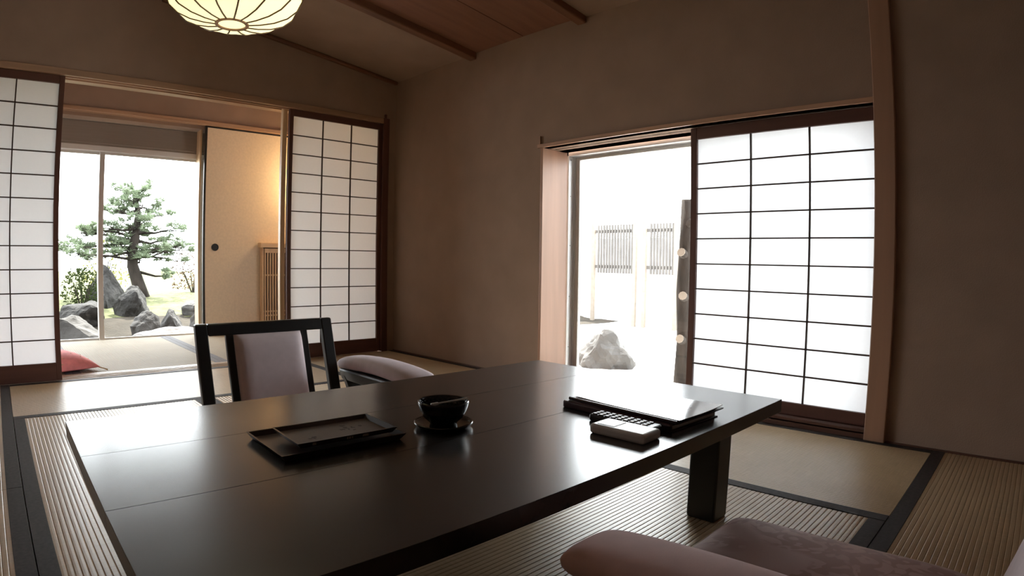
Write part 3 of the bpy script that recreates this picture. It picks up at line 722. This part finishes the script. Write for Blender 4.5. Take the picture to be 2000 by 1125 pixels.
br_list = [  # start on trunk, end, pad half-width, pad height
    ((-.20, 0, 1.60), (-.36, .05, 1.66), .13, .09), ((-.20, 0, 1.58), (.02, -.05, 1.68), .10, .08),
    ((-.14, 0, 1.38), (-.05, .05, 1.42), .22, .11), ((-.13, 0, 1.30), (-.46, -.1, 1.32), .22, .10), ((-.14, 0, 1.25), (.30, .1, 1.29), .24, .08),
    ((-.14, 0, 1.05), (-.62, -.05, 1.05), .24, .09), ((-.15, 0, 1.0), (.38, .0, 1.06), .22, .09), ((-.16, 0, .98), (-.30, .2, 1.02), .22, .10),
    ((-.18, 0, .86), (-.95, .1, .98), .20, .08), ((-.18, 0, .84), (-1.08, -.1, .74), .22, .08), ((-.19, 0, .80), (.18, .2, .82), .24, .09),
    ((-.19, 0, .72), (-.70, 0, .62), .26, .08), ((-.20, 0, .70), (.50, -.1, .74), .25, .08), ((-.20, 0, .68), (-.28, -.15, .66), .26, .09),
    ((-.19, 0, .62), (.40, .1, .60), .20, .07), ((-.10, 0, .40), (.34, -.1, .34), .14, .06), ((-.20, 0, 1.1), (-.10, -.2, 1.14), .22, .1)]
for k in range(22):                                             # further boughs fill the crown
    z = rnd.uniform(.55, 1.5); wmax = 1.02 * (1 - ((z - .62) / 1.25) ** 1.3 if z > .62 else .75)
    ex = -.16 + rnd.uniform(-1.0, .72) * wmax
    br_list.append(((-.16, 0, z - .06), (ex, rnd.uniform(-.35, .35), z + rnd.uniform(-.03, .07)), rnd.uniform(.09, .17), rnd.uniform(.05, .09)))
for s, e, w, hgt in br_list:
    s, e = Vector(s), Vector(e); mid = (s + e) / 2 + Vector((rnd.uniform(-.05, .05), rnd.uniform(-.05, .05), rnd.uniform(-.08, .03)))
    b = obj('branch', tube([s, mid, e], [.024, .016, .007], 6), m_bark, pine, smooth=True)
    cs = []
    for k in range(6):
        q = e + Vector((rnd.uniform(-w, w) * 1.15, rnd.uniform(-.14, .14), rnd.uniform(-.05, .07)))
        m1 = mid.lerp(e, rnd.uniform(.2, 1))
        obj('twig', tube([m1, (m1 + q) / 2 + Vector((rnd.uniform(-.03, .03), 0, rnd.uniform(-.04, .01))), q], [.008, .006, .003], 5), m_bark, b, smooth=True)
        cs.append((q.x, q.y, q.z + .01, w * .34, hgt * .8))
    tag(obj('needle_pad', needles(cs, int(12 * w / .2) + 2), m_needle, pine), kind='stuff')
def shrub(label, loc, r, h, mat, n, seed, leaf=.05):
    rn = random.Random(seed); t = tag(empty('shrub', loc), label, 'shrub', 'garden shrubs')
    for k in range(7):
        a = rn.uniform(0, 6.28); e = Vector((math.cos(a) * r * .7, math.sin(a) * r * .7, h * rn.uniform(.6, .95)))
        obj('stem', tube([(0, 0, -.05), e * .5 + Vector((0, 0, .05)), e], [.012, .008, .003], 5), m_twig, t)
    V, Fs = [], []
    for _ in range(n):
        a, rr, zz = rn.uniform(0, 6.28), rn.random() ** .6, rn.uniform(.1, 1)
        rad = r * math.sin(math.acos(min(1, abs(zz * 1.7 - .8)))) * rr
        p = Vector((math.cos(a) * rad, math.sin(a) * rad, zz * h)); d = Vector((rn.uniform(-1, 1), rn.uniform(-1, 1), rn.uniform(-.5, 1))).normalized()
        s = d.orthogonal().normalized(); k = len(V); l = leaf * rn.uniform(.6, 1.2)
        V += [tuple(p), tuple(p + d * l * .5 + s * l * .3), tuple(p + d * l), tuple(p + d * l * .5 - s * l * .3)]; Fs.append((k, k + 1, k + 2, k + 3))
    tag(obj('foliage', (V, Fs), mat, t), kind='stuff')
shrub('yellow-green bush just left of the pine trunk', (-1.15, 6.6, gz(6.6)), .42, .85, m_leafy, 700, 1)
shrub('yellow-green bush at the left end of the garden window', (-2.25, 6.2, gz(6.2)), .38, .75, m_leafy, 600, 2)
shrub('dark leafy bush leaning on the pointed rock', (-1.70, 4.75, gz(4.75)), .26, .58, m_leafd, 700, 3)
shrub('reddish leafy bush right of the pine trunk', (.22, 6.4, gz(6.4)), .40, .70, m_leafr, 520, 4)
shrub('sparse green and red twigs near the right jamb', (.42, 5.6, gz(5.6)), .32, .48, m_leafr, 260, 5)

# ------------------------------------------------------------------ court outside the right window
struct(obj('wall_court', bx(6.0, 6.2, -8, 7, -.5, 1.15), m_stucco))
for i, (y0, y1, lab) in enumerate(((1.57, 2.43, 'pale slatted fence panel on the court wall, left one seen through the window'), (.80, 1.38, 'pale slatted fence panel on the court wall, right one seen through the window'))):
    f = tag(empty('fence_panel', (5.7, y0, .53)), lab, 'fence', 'fence panels in the court')
    for y in (0, y1 - y0): obj('post', bb(-.03, .03, y - .03, y + .03, -.85, .86), m_cut, f)
    for z in (.10, .70): obj('rail', bb(.012, .03, 0, y1 - y0, z, z + .06), m_fence, f)
    S = [bx(-.012, .010, y, y + .032, 0.02, .84) for y in [k * .058 + .04 for k in range(int((y1 - y0 - .06) / .058))]]
    tag(obj('slats', join(*S), m_fence, f), kind='stuff')
o = stone('pale craggy rock on the gravel outside the right window', (2.25, -.40, -.20), (.28, .30, .27), 31, m_rockl, 0, .4)
lg = tag(empty('cut_trunk', (1.9, -1.50, -.32)), 'rough tree trunk with sawn branch stubs outside the right window', 'tree')
obj('trunk', tube([(0, 0, -.05), (.01, .0, .4), (-.01, .01, .8), (0, 0, 1.2), (.01, 0, 1.58)], [.085, .07, .068, .065, .055], 14), m_bark, lg, smooth=True)
for z, a in ((.38, 3.25), (.74, 3.4), (1.10, 3.2), (1.36, 4.2)):
    d = Vector((math.cos(a), math.sin(a), .35)).normalized()
    s = obj('branch_stub', tube([Vector((0, 0, z)), Vector((0, 0, z)) + d * .11], [.042, .038], 10), m_bark, lg, smooth=False)
    obj('sawn_end', tube([Vector((0, 0, z)) + d * .1095, Vector((0, 0, z)) + d * .115], [.037, .036], 10), m_cut, s)
